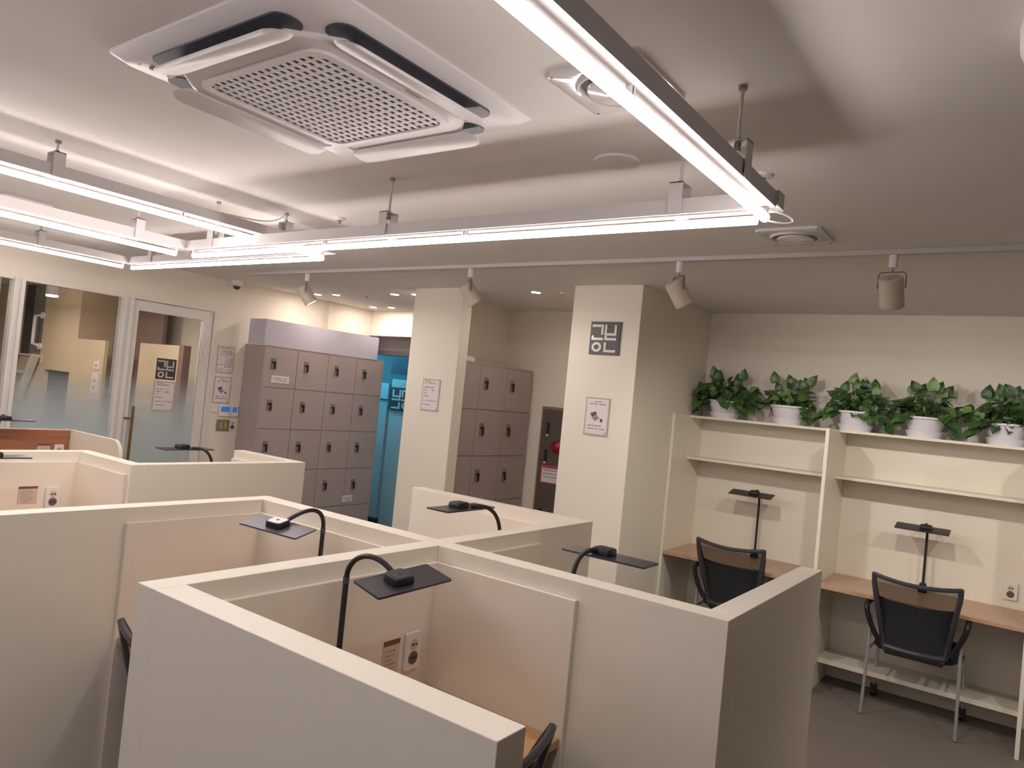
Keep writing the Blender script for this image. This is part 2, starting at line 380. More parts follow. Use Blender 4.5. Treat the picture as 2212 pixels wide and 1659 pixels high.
g = MB(); glyph(g, lambda mb, pts: mb.prism([(-.165 + u * .365, .28 - v * .28) for u, v in pts], -.013, -.009, 'y'), True); g.build('lettering', 'signlight2', t)

# ---------------------------------------------------------------- posters and notices
def textrows(rows, W, place, seed):
    r = random.Random(seed); mb = MB()
    for (v, hgt, u0, u1) in rows:
        u = u0
        while u < u1:
            wd = r.uniform(.025, .05)
            if r.random() > .14: place(mb, u, min(u + wd, u1), v, v + hgt)
            u += wd + .008
    return mb
T1 = [(.09, .035, .36, .66), (.15, .04, .18, .84), (.72, .035, .14, .72), (.80, .035, .14, .86)]
T2 = [(.05, .035, .12, .45), (.10, .045, .12, .72), (.24, .045, .12, .70), (.33, .04, .12, .34), (.33, .04, .5, .74), (.42, .04, .1, .28), (.52, .04, .1, .4), (.66, .035, .1, .9), (.78, .035, .08, .55)]
T3 = [(.06, .05, .1, .9), (.16, .035, .25, .8), (.21, .03, .2, .85), (.26, .03, .15, .9), (.31, .03, .2, .85)] + [(.40 + .05 * i, .03, .45, .92) for i in range(8)] + [(.68, .03, .08, .4), (.86, .03, .1, .85)]
def poster(name, label, rows, x0, x1, z0, z1, pos, axis, laptop=False, sleeve=True, seed=1):
    """axis 'y': faces -Y at y=pos; axis 'x': faces +X at x=pos"""
    W, H = x1 - x0, z1 - z0
    if axis == 'y':
        t = thing(name, label, 'poster', ((x0 + x1) / 2, pos, z0))
        def B(mb, u0, u1, v0, v1, d0, d1): mb.box(-W / 2 + u0 * W, -W / 2 + u1 * W, -d1, -d0, H - v1 * H, H - v0 * H)
    else:
        t = thing(name, label, 'poster', (pos, (x0 + x1) / 2, z0))
        def B(mb, u0, u1, v0, v1, d0, d1): mb.box(d0, d1, -W / 2 + u0 * W, -W / 2 + u1 * W, H - v1 * H, H - v0 * H)
    mb = MB(); B(mb, 0, 1, 0, 1, .001, .004); mb.build('sleeve', 'papersleeve', t)
    mb = MB(); B(mb, .055, .945, .035, .955, .003, .0055); pp = mb.build('sheet', 'paper', t)
    place = lambda mb, u0, u1, v0, v1: B(mb, u0, u1, v0, v1, .005, .0062)
    textrows(rows, W, place, seed).build('printed_text', 'print', pp)
    if laptop:
        def quad(mb, pts):
            if axis == 'y': mb.prism([(-W / 2 + u * W, H - v * H) for u, v in pts], -.0064, -.005, 'y')
            else: mb.prism([(-W / 2 + u * W, H - v * H) for u, v in pts], .005, .0064, 'x')
        mb = MB(); quad(mb, [(.23, .42), (.46, .36), (.50, .45), (.30, .52)]); mb.build('laptop_screen_picture', 'printdark', pp)
        mb = MB(); quad(mb, [(.30, .53), (.50, .46), (.62, .53), (.44, .62)]); mb.build('laptop_base_picture', 'printmid', pp)
        mb = MB(); quad(mb, [(.70 + .055 * math.cos(a), .59 + .055 * math.sin(a) * .9) for a in [i * PI / 6 for i in range(12)]]); mb.build('mouse_picture', 'printdark', pp)
    mb = MB(); B(mb, .86, .91, .90, .94, .005, .0062); mb.build('corner_mark', 'printmid', pp)
    return t
poster('poster', 'framed laptop poster below the square sign on the right pillar', T1, -2.568, -2.380, 1.53, 1.792, 4.445, 'y', True, seed=2)
poster('poster', 'framed text poster on the middle pillar', T2, -4.145, -3.953, 1.56, 1.822, 4.48, 'y', seed=3)
poster('poster', 'dense text poster on the left wall, above the laptop poster', T3, 3.933, 4.114, 1.70, 1.956, XL, 'x', seed=4)
poster('poster', 'laptop poster on the left wall beside the glass door, above the thermostats', T1, 3.931, 4.110, 1.413, 1.666, XL, 'x', True, seed=5)
poster('poster', 'white text notice stuck on the glass door below the square sign', T2, 3.375, 3.570, 1.314, 1.577, XL - .023, 'x', seed=6)

# wall controls right of the door
t = thing('card_reader', 'small white box on the left wall, left of the thermostats', 'switch', (XL, 3.962, 1.33))
MB().box(0, .015, -.025, .025, 0, .065).build('body', 'white', t); MB().box(.015, .017, -.015, .015, .04, .055).build('button', 'paper', t)
for y0, y1, lb in ((4.01, 4.125, 'white thermostat with a wide blue screen beside the card reader'), (4.13, 4.205, 'white thermostat with a blue screen nearest the lockers')):
    t = thing('thermostat', lb, 'thermostat', (XL, (y0 + y1) / 2, 1.295)); W = y1 - y0
    MB().box(0, .02, -W / 2, W / 2, 0, .11).build('body', 'white', t, bevel=.003)
    MB().box(.0195, .021, -W / 2 + .012, W / 2 - .012, .042, .092).build('screen', 'bluescreen', t)
t = thing('wall_outlet', 'grey double outlet plate with two yellow sockets below the thermostats', 'outlet', (XL, 4.065, 1.156))
MB().box(0, .012, -.065, .065, 0, .108).build('plate', 'plate', t, bevel=.002)
for yy in (-.022, .026): MB().box(.011, .014, yy - .013, yy + .013, .025, .085).build('socket', 'yellow', t)
def outlet(label, loc, rot, w=.07, h=.12):        # local: faces -Y
    t = thing('wall_outlet', label, 'outlet', loc, rot)
    MB().prism(rrect(w, h, .006, 3), -.010, 0, 'y').build('plate', 'white', t, bevel=.0015)
    for z, r in ((h * .18, .017), (-h * .18, .021)):
        mt = Matrix.Translation((0, -.0105, z)) @ Matrix.Rotation(PI / 2, 4, 'X')
        MB().lathe([(.0001, 0), (r, 0), (r, .0015), (.0001, .0015)], 0, 0, 20, mt).build('socket', 'hole' if z < 0 else 'note', t)
        MB().lathe([(.0001, 0), (.004, 0), (.004, .0035), (.0001, .0035)], -.007, 0, 8, mt).lathe([(.0001, 0), (.004, 0), (.004, .0035), (.0001, .0035)], .007, 0, 8, mt).build('hole', 'blackmatte', t)
    return t
outlet('narrow white outlet between the yellow socket plate and the lockers', (XL, 4.165, 1.215), PI / 2, .055, .105)
outlet('white double outlet on the back panel of the right shelf desk', (-.09, 5.657, .833), 0, .072, .108)
outlet('white double outlet low in the front booth, beside its red headed note', (-1.619, 1.822, .872), PI / 2, .072, .122)
outlet('white double outlet in the left rear booth beside its note', (-4.258, 1.80, .955), PI / 2, .072, .115)
outlet('white outlet on the cherry wood back of the far left booth', (-5.548, 2.352, 1.045), PI / 2, .06, .1)
def note(label, loc, rot, w=.072, h=.115):
    t = thing('notice_card', label, 'notice', loc, rot)
    MB().box(-w / 2, w / 2, -.002, 0, 0, h).build('card', 'note', t)
    MB().box(-w / 2, w / 2, -.0028, -.0015, h * .86, h).build('header', 'red', t)
    textrows([(.28 + .12 * i, .05, .15, .8 - .1 * (i % 3)) for i in range(6)], w, lambda mb, u0, u1, v0, v1: mb.box(-w / 2 + u0 * w, -w / 2 + u1 * w, -.0028, -.0015, h - v1 * h, h - v0 * h), 9).build('printed_text', 'print', t)
note('small card with a dark red header stuck low in the front booth', (-1.619, 1.727, .81), PI / 2)
note('small card with a dark red header in the left rear booth', (-4.258, 1.68, .93), PI / 2, .09, .09)
note('small pinkish card on the cherry wood back of the far left booth', (-5.548, 2.255, 1.0), PI / 2, .08, .1)

# conduit, dome camera, small ceiling things
o = MB().box(XL, XL + .035, 5.16, 5.205, 2.245, ZC).box(XL, XL + .02, 5.145, 5.16, 2.245, ZC).build('conduit', 'wall'); tag(o, 'thin vertical conduit on the wall above the lockers', 'conduit')
t = thing('dome_camera', 'small white dome camera on the ceiling by the left wall', 'camera', (-6.17, 4.0, ZC))
MB().lathe([(.0001, 0), (.055, 0), (.055, -.045), (.04, -.055), (.0001, -.055)], 0, 0).build('housing', 'white', t)
MB().lathe([(.032, -.05), (.03, -.068), (.018, -.082), (.0001, -.086)], 0, 0).build('dome', 'signdark2', t)
def sensor(label, x, y, r):
    t = thing('ceiling_sensor', label, 'sensor', (x, y, ZC))
    MB().lathe([(.0001, 0), (r, 0), (r * .96, -.006), (r * .5, -.012), (.0001, -.012)], 0, 0).build('base', 'white', t)
    MB().lathe([(r * .36, -.010), (r * .34, -.02), (r * .2, -.03), (.0001, -.032)], 0, 0).build('head', 'plate', t)
sensor('round white ceiling sensor right of the bright corner of the lights', -.836, 2.497, .034)
sensor('small ceiling sensor between the two light frames, over the aisle', -3.037, 2.518, .03)
sensor('tiny ceiling sprinkler in front of the right pillar', -3.037, 4.733, .02)
sensor('tiny ceiling sprinkler among the downlights above the lockers', -5.263, 4.789, .02)
o = MB().lathe([(.0001, 0), (.08, 0), (.078, -.008), (.0001, -.012)], 0, 0, 32).build('ceiling_cover', 'ceil', loc=(-1.245, 2.205, ZC)); tag(o, 'flat round cover plate on the ceiling left of the long light', 'cover')
def vent(label, x, y, s=.276, flare=True):
    t = thing('ceiling_vent', label, 'vent', (x, y, ZC))
    n = 32; rings = []
    sq = lambda k, z: [(max(-1, min(1, 1.42 * math.cos(2 * PI * (i + .5) / n))) * k, max(-1, min(1, 1.42 * math.sin(2 * PI * (i + .5) / n))) * k, z) for i in range(n)]
    ci = lambda r, z: [(r * math.cos(2 * PI * (i + .5) / n), r * math.sin(2 * PI * (i + .5) / n), z) for i in range(n)]
    MB().loft([sq(s / 2, 0), sq(s / 2, -.012), sq(s / 2 - .006, -.014), ci(s * .40, -.012), ci(s * .38, -.022), ci(s * .355, -.02), ci(s * .34, -.004)], cap=True).build('frame', 'acgloss', t)
    MB().lathe([(s * .34, -.003), (s * .34, -.0045), (.0001, -.0045)], 0, 0, 32).build('throat', 'greydoor', t)
    MB().lathe([(.0001, -.012), (s * .27, -.014), (s * .285, -.02), (s * .27, -.027), (s * .1, -.034), (.0001, -.035)], 0, 0, 32).build('disc', 'acgloss', t)
    for a in (-1, 1):
        for b_ in (-1, 1): MB().lathe([(.0001, -.012), (.005, -.012), (.004, -.016), (.0001, -.016)], a * s * .45, b_ * s * .45, 8).build('screw', 'plate', t)
M['acgloss'] = mat('glossy_white_vent', '#DEDADA', .12)
vent('glossy square ceiling vent half hidden behind the long diagonal light', -.965, 1.67)
vent('square ceiling vent with a round disc just past the lit corner', -.945, 3.335)
vent('square ceiling vent between the left light frames at the picture edge', -4.84, 1.70)

# recessed downlights
dl0 = None
for x, y, lb in ((-3.264, 4.705, 'recessed downlight between the two pillars'), (-5.926, 4.741, 'recessed downlight nearest the left wall, front row'), (-5.68, 4.768, 'recessed downlight second from the left wall, front row'),
                 (-4.87, 4.766, 'recessed downlight third from the left wall, front row'), (-4.62, 4.779, 'recessed downlight nearest the middle pillar'),
                 (-5.964, 5.531, 'left recessed downlight of the rear pair above the opening'), (-5.709, 5.552, 'right recessed downlight of the rear pair above the opening')):
    if dl0 is None:
        dl0 = thing('downlight', lb, 'light', (x, y, ZC), group='recessed downlights by the lockers')
        MB().lathe([(.037, 0), (.045, 0), (.045, -.004), (.037, -.004), (.037, 0)], 0, 0, 24, cap=False).build('trim_ring', 'white', dl0)
        MB().lathe([(.0001, -.001), (.037, -.001), (.037, -.003), (.0001, -.003)], 0, 0, 24).build('diffuser', 'down', dl0)
    else: dup(dl0, (x, y, ZC), label=lb)

# ---------------------------------------------------------------- lockers
def locker(name, label, xb, xf, y0, cws, zt, nrow, rh, first_off):
    t = thing(name, label, 'lockers', ((xb + xf) / 2, y0, 0)); d = (xf - xb) / 2
    y1 = sum(cws); ncol = len(cws)
    MB().box(-d, d - .012, 0, y1, 0, zt).build('body', 'locker', t)
    MB().box(d - .012, d, 0, .012, 0, zt).box(d - .012, d, y1 - .012, y1, 0, zt).box(d - .012, d, .012, y1 - .012, zt - .012, zt).build('edge_trim', 'lockedge', t)
    for c_ in range(ncol):
        for r_ in range(nrow):
            s0 = sum(cws[:c_]); a = s0 + (.014 if c_ == 0 else .003); b_ = s0 + cws[c_] - (.014 if c_ == ncol - 1 else .003)
            z1 = zt - (.014 if r_ == 0 else .003) - r_ * rh; z0 = zt - (r_ + 1) * rh + .003
            dr = MB().box(d - .012, d - .001, a, b_, max(.03, z0), z1).build('door', 'locker', t, bevel=.0015)
            ya = s0 + (first_off if cws[c_] > .3 else .016); zz = zt - r_ * rh - .115
            if cws[c_] < .3: continue
            lk = MB().box(d - .001, d + .006, ya, ya + .05, zz - .105, zz).build('lock_plate', 'lockplate', dr)
            MB().box(d + .006, d + .016, ya + .028, ya + .046, zz - .1, zz - .03).box(d + .006, d + .012, ya + .005, ya + .028, zz - .05, zz - .03).build('latch', 'blackmatte', dr)
    return t
locker('locker_cabinet', 'tall taupe locker cabinet along the left wall, four columns wide', XL + .005, -5.95, 4.22, [.385] * 4, 2.005, 5, .396, .085)
locker('locker_cabinet', 'taupe locker cabinet between the two pillars', -4.23, -3.868, 4.605, [.275, .385, .39], 2.005, 5, .396, .055)
o = MB().box(-5.965, -5.945, 4.20, 5.65, 2.007, 2.25).box(-6.2, -5.965, 4.20, 4.212, 2.007, 2.25).build('ribbed_board', 'ribbed'); tag(o, 'shiny pale ribbed board standing on top of the left lockers', 'board')
for (y, z, w_, h_, lb) in ((4.32, 1.657, .205, .07, 'white label strip on the top left locker door'), (5.36, .46, .135, .07, 'small white label on a lower right locker door')):
    t = thing('door_label', lb, 'label', (-5.9495, y, z)); MB().box(0, .003, 0, w_, 0, h_).build('card', 'paper', t)
    textrows([(.3, .15, .12, .9), (.6, .15, .3, .85)], w_, lambda mb, u0, u1, v0, v1: mb.box(.003, .0036, u0 * w_, u1 * w_, h_ - v1 * h_, h_ - v0 * h_), 12).build('printed_text', 'print', t)
o = MB().box(-3.98, -3.90, 4.70, 4.82, 2.006, 2.045).build('white_box', 'white', bevel=.003); tag(o, 'small white box lying on top of the lockers between the pillars', 'box')

# fire hydrant cabinet
t = thing('hydrant_cabinet', 'dark steel fire cabinet on the back wall left of the right pillar', 'cabinet', (-3.42, YB, .1))
MB().box(-.32, .32, -.02, 0, 0, 1.59).build('frame', 'hydrantframe', t)
MB().box(-.295, .295, -.035, -.02, .02, 1.565).build('door', 'hydrant', t)
MB().box(-.27, .27, -.038, -.035, 1.36, 1.54).build('panel', 'hydrant', t)
for z in (1.34, 1.09, .55):
    h = MB().box(-.235, -.212, -.048, -.034, z, z + .11).build('handle', 'blackmatte', t)
    MB().lathe([(.0001, 0), (.012, 0), (.01, .012), (.0001, .012)], 0, 0, 12, Matrix.Translation((-.226, -.036, z - .01)) @ Matrix.Rotation(PI / 2, 4, 'X')).build('knob', 'white', t)
MB().lathe([(.0001, 0), (.06, 0), (.058, .02), (.03, .045), (.0001, .05)], 0, 0, 24, Matrix.Translation((-.105, -.035, 1.235)) @ Matrix.Rotation(PI / 2, 4, 'X')).build('alarm_lamp', 'redlamp', t)
o = MB().box(-3.68, -3.42, YB - .041, YB - .0385, .995, 1.155).build('fire_notice', 'pink'); tag(o, 'pink bordered white notice on the dark fire cabinet', 'notice')
MB().box(-3.665, -3.435, YB - .043, YB - .041, 1.005, 1.13).build('sheet', 'paper', o)
MB().box(-3.65, -3.45, YB - .0438, YB - .0428, 1.11, 1.118).box(-3.65, -3.45, YB - .0438, YB - .0428, 1.08, 1.087).box(-3.65, -3.45, YB - .0438, YB - .0428, 1.05, 1.057).build('printed_text', 'printmid', o)
o = MB().lathe([(.0001, 0), (.03, 0), (.028, .006), (.0001, .008)], 0, 0, 20, Matrix.Rotation(PI / 2, 4, 'X')).build('round_cover', 'wall', loc=(-3.61, YB, 1.84)); tag(o, 'small round cap on the back wall above the fire cabinet', 'cap')

# ---------------------------------------------------------------- study partitions
HP = 1.2; T = .075
def partition(name, label, boxes, loc):
    t = thing(name, label, 'partition', loc)
    for b_ in boxes:
        MB().box(b_[0] - loc[0], b_[1] - loc[0], b_[2] - loc[1], b_[3] - loc[1], 0, HP).build('wall_panel', 'part', t, bevel=.0015)
    return t
X1a, X1b = -1.712, -1.638; YS0, YS1 = 1.930, 2.008
partition('study_partition', 'large cream cross shaped partition with four open booths in the foreground', [
    (X1a, X1b, .933, 3.0), (X1b, -.637, .933, 1.012), (X1b, -.627, YS0, YS1), (-2.700, X1a, YS0, YS1),
    (-.703, -.627, YS1, 2.955), (-2.700, -2.624, .95, YS0), (-2.705, X1a, 2.925, 3.0)], (X1a, YS0, 0))
partition('study_partition', 'cream partition with two booths farther back on the left', [
    (-4.352, -4.277, .9, 2.0), (-4.277, -3.720, 1.925, 2.0), (-3.795, -3.720, 2.0, 3.02), (-4.372, -3.795, 2.945, 3.02)], (-3.72, 2.0, 0))
def desk(label, loc, rot, W, D, wood='wood', extra=0):
    """local: back along +Y=0 line, opening towards -Y; centred in X"""
    t = thing('booth_desk', label, 'desk', loc, rot); H = 1.147; p_ = .018
    MB().box(-W / 2, W / 2, -p_, 0, 0, H).build('back_panel', 'liner', t, bevel=.0012)
    for s in (-1, 1):
        MB().box(s * W / 2, s * (W / 2 - p_), -D, -p_, 0, H).build('side_panel', 'liner', t, bevel=.0012)
    MB().box(-W / 2 + p_, W / 2 - p_, -D + .008, -p_, .715, .74).build('desktop', wood, t, bevel=.0015)
    return t
G = .0005
desk('booth desk with wooden top in the front booth of the near partition', (X1b + G, (1.012 + YS0) / 2, 0), PI / 2, YS0 - 1.012 - 2 * G, .56)
desk('booth desk in the left booth of the near partition, wooden corner showing', ((-2.624 + X1a) / 2, YS0 - G, 0), 0, X1a + 2.624 - 2 * G, .57)
desk('booth desk in the rear left booth of the near partition', (X1a - G, (YS1 + 2.925) / 2, 0), -PI / 2, 2.925 - YS1 - 2 * G, .50)
desk('booth desk in the rear right booth of the near partition', ((X1b - .703) / 2, YS1 + G, 0), PI, -.703 - X1b - 2 * G, .545)
desk('booth desk with note and outlet in the far left partition', (-4.277 + G, 1.465, 0), PI / 2, .92 - 2 * G, .53)
desk('booth desk in the rear booth of the far left partition', (-3.795 - G, 2.4725, 0), -PI / 2, .945 - 2 * G, .57)
# cherry wood booth at the far left
t = thing('wooden_booth', 'far left booth with cherry wood back and rounded beige side wing', 'booth', (-5.56, 2.42, 0))
MB().box(-.02, 0, -1.1, 0, 0, 1.2).build('back_board', 'liner', t)
MB().box(0, .01, -1.08, -.004, .745, 1.195).build('wood_lining', 'redwood', t)
pts = [(0, 0), (0, 1.2), (.62, 1.2)] + [(.62 + .1 * math.sin(a), 1.1 + .1 * math.cos(a)) for a in [i * PI / 12 for i in range(1, 7)]] + [(.72, 0)]
MB().prism(pts, 0, .022, 'y').build('side_wing', 'part', t, bevel=.001)
MB().box(0.01, .55, -1.08, -.002, .72, .745).build('desktop', 'wood', t)
MB().box(-.02, .72, -1.122, -1.1, 0, 1.2).build('side_wing', 'part', t)

# ---------------------------------------------------------------- study lamps
def lamp(label, base, top_z, neck, head, euler, L=.26, W=.11, shine='headtop', bx=-.02, group='black gooseneck study lamps'):
    """base (x,y,z desk), neck = bezier handles to the head box, head centre + euler"""
    t = thing('study_lamp', label, 'lamp', base); B = Vector(base); loc = lambda p: tuple(Vector(p) - B)
    MB().box(-.025, .025, -.02, .02, 0, .03).box(-.02, .02, -.018, .018, -.0, .06).build('clamp', 'black', t, bevel=.003)
    MB().tube([(0, 0, .03), (0, 0, top_z - base[2])], .0085, 12).build('pole', 'blackmatte', t)
    MB().tube([(0, 0, top_z - base[2] - .014), (0, 0, top_z - base[2] + .004)], .0097, 12).build('collar', 'collar', t)
    p0 = Vector((0, 0, top_z - base[2]))
    MB().tube(bez(p0, loc(neck[0]), loc(neck[1]), loc(neck[2]), 20), .0078, 12).build('gooseneck', 'black', t)
    mt = Matrix.Translation(loc(head)) @ Matrix.Rotation(math.radians(euler[2]), 4, 'Z') @ Matrix.Rotation(math.radians(euler[1]), 4, 'Y') @ Matrix.Rotation(math.radians(euler[0]), 4, 'X')
    hd = MB().prism(rrect(L, W, .004, 2), -.003, .003, 'z', mt).build('head', shine, t)
    rr = lambda k, z: [(p[0] * k + bx, p[1] * k, z) for p in rrect(.07, .062, .014, 4)]
    MB().loft([rr(1.0, .003), rr(1.02, .008), rr(1.0, .02), rr(.93, .024)], mt).build('control_box', 'black', hd)
    MB().loft([rr(.84, .0235), rr(.8, .0255)], mt).build('cover_plate', 'white' if shine == 'headlit' else 'blackmatte', hd)
    MB().lathe([(.0001, .0255), (.006, .0255), (.005, .027), (.0001, .027)], bx, 0, 12, mt).build('button', 'black', hd)
    return t
M['headlit'] = mat('lamp_head_lit', '#5A565E', .3)  # lit copy of the lamp head colour, brightness put into the base colour
M['white'].node_tree.nodes['Principled BSDF'].inputs['Roughness'].default_value = .4
lamp('black gooseneck lamp in the front booth of the near partition', (-1.585, 1.475, .741), 1.163, ((-1.585, 1.475, 1.235), (-1.49, 1.48, 1.27), (-1.415, 1.485, 1.214)), (-1.375, 1.49, 1.2), (10.5, -3.7, 84.9))
lamp('gooseneck lamp with pale cover plate in the left booth of the near partition', (-2.165, 1.872, .741), 1.165, ((-2.165, 1.872, 1.255), (-2.165, 1.79, 1.255), (-2.165, 1.70, 1.207)), (-2.165, 1.665, 1.19), (10.0, 2.6, 10.7), shine='headlit', bx=.0)
lamp('gooseneck lamp in the rear left booth of the near partition, head pointing left', (-1.765, 2.46, .741), 1.14, ((-1.765, 2.45, 1.26), (-1.79, 2.40, 1.29), (-1.83, 2.33, 1.277)), (-1.86, 2.31, 1.268), (0, 0, 90), .30)
lamp('gooseneck lamp in the rear right booth of the near partition, before the right pillar', (-1.18, 2.06, .741), 1.16, ((-1.175, 2.06, 1.23), (-1.17, 2.09, 1.275), (-1.135, 2.15, 1.256)), (-1.11, 2.165, 1.243), (0, 0, 0), .30)
lamp('black study lamp in the far left partition at the picture edge', (-4.235, 1.44, .741), 1.12, ((-4.235, 1.44, 1.22), (-4.19, 1.445, 1.26), (-4.11, 1.45, 1.213)), (-4.06, 1.455, 1.2), (0, 0, 90))
lamp('black study lamp in the rear booth of the far left partition, before the glass door', (-3.85, 2.46, .741), 1.16, ((-3.85, 2.455, 1.235), (-3.87, 2.42, 1.28), (-3.93, 2.37, 1.262)), (-3.965, 2.355, 1.254), (0, 0, 90), .30)
lamp('black study lamp in the far left cherry wood booth', (-5.5, 1.95, .746), 1.15, ((-5.5, 1.95, 1.26), (-5.47, 1.955, 1.32), (-5.43, 1.96, 1.282)), (-5.38, 1.96, 1.27), (0, 0, 90), .28)
lamp('black study lamp on the left shelf desk behind the chair', (-1.668, 5.585, .726), 1.10, ((-1.668, 5.585, 1.22), (-1.675, 5.55, 1.25), (-1.68, 5.49, 1.214)), (-1.69, 5.455, 1.203), (14, 0, 0), .31, bx=.02)
lamp('black study lamp on the right shelf desk behind the chair', (-.563, 5.585, .726), 1.05, ((-.563, 5.585, 1.17), (-.566, 5.55, 1.20), (-.57, 5.49, 1.163)), (-.58, 5.455, 1.152), (14, 0, 0), .31, bx=.02)

# ---------------------------------------------------------------- shelf desks on the right
def shelf_desk(label, x0, x1, left=True, right_=True):
    t = thing('shelf_desk', label, 'desk', (x0, 5.66, 0)); W = x1 - x0; p_ = .022
    a = p_ if left else 0; b_ = W - (p_ if right_ else 0)
    if left: MB().box(0, p_, -.55, .02, 0, 1.738).build('side_panel', 'part', t, bevel=.001)
    if right_: MB().box(W - p_, W, -.55, .02, 0, 1.738).build('side_panel', 'part', t, bevel=.001)
    MB().box(a, b_, .002, .02, 0, 1.72).build('back_panel', 'part', t)
    MB().box(a, b_, -.255, .02, 1.72, 1.738).build('top_board', 'part', t, bevel=.001)
    MB().box(a, b_, -.255, .002, 1.402, 1.42).build('shelf', 'part', t, bevel=.001)
    MB().box(a, b_, -.545, .002, .702, .725).build('desktop', 'woodx', t, bevel=.001)
    MB().box(a, b_, -.31, .002, .165, .195).build('foot_ledge', 'part', t, bevel=.001)
    return t
shelf_desk('cream shelf desk with wooden top next to the right pillar', -2.213, -1.118)
shelf_desk('cream shelf desk at the right picture edge with a wall outlet', -1.1175, .02, left=False)

# ---------------------------------------------------------------- plants
def pothos(label, x, y, z, seed, n=110, sp=.18, hgt=.22, trail=(), xmin=-9):
    r = random.Random(seed)
    t = thing('potted_pothos', label, 'plant', (x, y, z), group='potted pothos on the desk shelf')
    MB().lathe([(.0001, .004), (.084, .004), (.092, .03), (.120, .115), (.131, .122), (.131, .134), (.120, .134), (.114, .118), (.0001, .116)], 0, 0, 28).build('pot', 'pot', t)
    MB().lathe([(.0001, 0), (.098, 0), (.113, .042), (.109, .044), (.096, .006), (.0001, .006)], 0, 0, 28).build('saucer', 'pot', t)
    MB().lathe([(.0001, .112), (.112, .112), (.112, .12), (.0001, .122)], 0, 0, 20).build('soil', 'soil', t)
    st = MB(); lf = MB()
    def leaf(p, d, up, s):
        d = d.normalized(); sd = d.cross(up)
        if sd.length < .01: sd = Vector((1, 0, 0))
        sd.normalize(); up = sd.cross(d)
        prof = [(0, .02), (.10, .30), (.28, .42), (.5, .38), (.75, .22), (1.0, .0)]
        L_, R_, Mi = [], [], []
        vs = []
        for (q, w_) in prof:
            bend = -.28 * q * q
            c_ = p + d * (s * q) + up * (s * bend)
            vs.append(c_ - up * s * .05); 
            off = -.10 if q == .10 else 0
            vs.append(c_ + sd * (s * w_) + up * (s * .06) + d * s * off * .8); vs.append(c_ - sd * (s * w_) + up * (s * .06) + d * s * off * .8)
        fs = []
        for k in range(len(prof) - 1):
            a = 3 * k; b_ = a + 3
            fs += [(a, a + 1, b_ + 1, b_), (a, b_, b_ + 2, a + 2)]
        lf.add([(max(v.x, xmin), min(v.y, .162), max(v.z, .004)) for v in vs], fs)
    for i in range(n):
        a = r.uniform(0, 2 * PI); rad = sp * math.sqrt(r.random()); 
        dome = math.sqrt(max(0, 1 - (rad / sp) ** 2 * .8))
        hz = .115 + .92 * hgt * dome * r.uniform(.02, .92)
        px, py = rad * math.cos(a), rad * math.sin(a) * .62
        py = min(py, .125)
        tip = Vector((px, py, hz)); b0 = Vector((px * .3, py * .3, .115))
        if i % 3 == 0: st.tube(bez(b0, b0 + Vector((0, 0, hz * .5)), tip - Vector((px * .2, py * .2, -.02)), tip, 4), .0016, 5)
        dr = Vector((math.cos(a) * r.uniform(.4, 1), math.sin(a) * r.uniform(.2, .9), r.uniform(-.8, .6)))
        leaf(tip, dr, Vector((r.uniform(-.5, .5), r.uniform(-1.3, .1), .8)), r.uniform(.05, .082))
    for i in range(9):     # taller leaves
        a = r.uniform(0, 2 * PI); px = r.uniform(-.13, .13); tip = Vector((px, r.uniform(-.05, .05), .125 + hgt * r.uniform(.55, .9)))
        st.tube(bez((px * .4, 0, .115), (px * .5, 0, .2), tip - Vector((0, 0, .03)), tip, 4), .0018, 5)
        leaf(tip, Vector((r.uniform(-.6, .6), -.2, 1)), Vector((0, -1, .3)), r.uniform(.07, .095))
    for (dx, ln, k) in trail:   # trailing vines lying on the shelf
        for j in range(k):
            q = (j + .5) / k; xx = dx + r.uniform(-.03, .03) * 1; 
            p = Vector((math.copysign(.09 + ln * q, dx), -.06 - .06 * r.random(), .10 * (1 - q) + .03 + .05 * r.random()))
            leaf(p, Vector((math.copysign(1, dx) * r.uniform(.1, 1), -.6, -.5)), Vector((0, -.6, 1)), r.uniform(.05, .08))
        st.tube(bez((math.copysign(.08, dx), -.05, .13), (math.copysign(.14, dx), -.08, .14), (math.copysign(.12 + ln * .6, dx), -.08, .05), (math.copysign(.1 + ln, dx), -.08, .03), 6), .002, 5)
    st.build('stem', 'stem', t); lf.build('foliage', 'leaf', t)
ZS = 1.7385; YP = 5.53
pothos('bushy trailing pothos in a white pot at the shelf end beside the pillar', -1.975, YP, ZS, 11, 165, .235, .22, ((-1, .10, 8), (1, .10, 12)), xmin=-.235)
pothos('small pothos in a white pot, second from the right pillar', -1.50, YP, ZS, 22, 60, .155, .20, ((1, .05, 3),))
pothos('pothos in a white pot above the joint of the two shelf desks', -1.045, YP, ZS, 33, 115, .185, .22, ((-1, .17, 10), (1, .13, 9)))
pothos('pothos in a white pot, second from the right picture edge', -.625, YP, ZS, 44, 115, .185, .21, ((-1, .08, 6), (1, .10, 9)))
pothos('large pothos in a white pot at the right picture edge', -.175, YP, ZS, 55, 150, .22, .21, ((-1, .10, 10), (1, .08, 8)))

M['lumbar'] = mat('black_back_fabric', '#222228', .8)
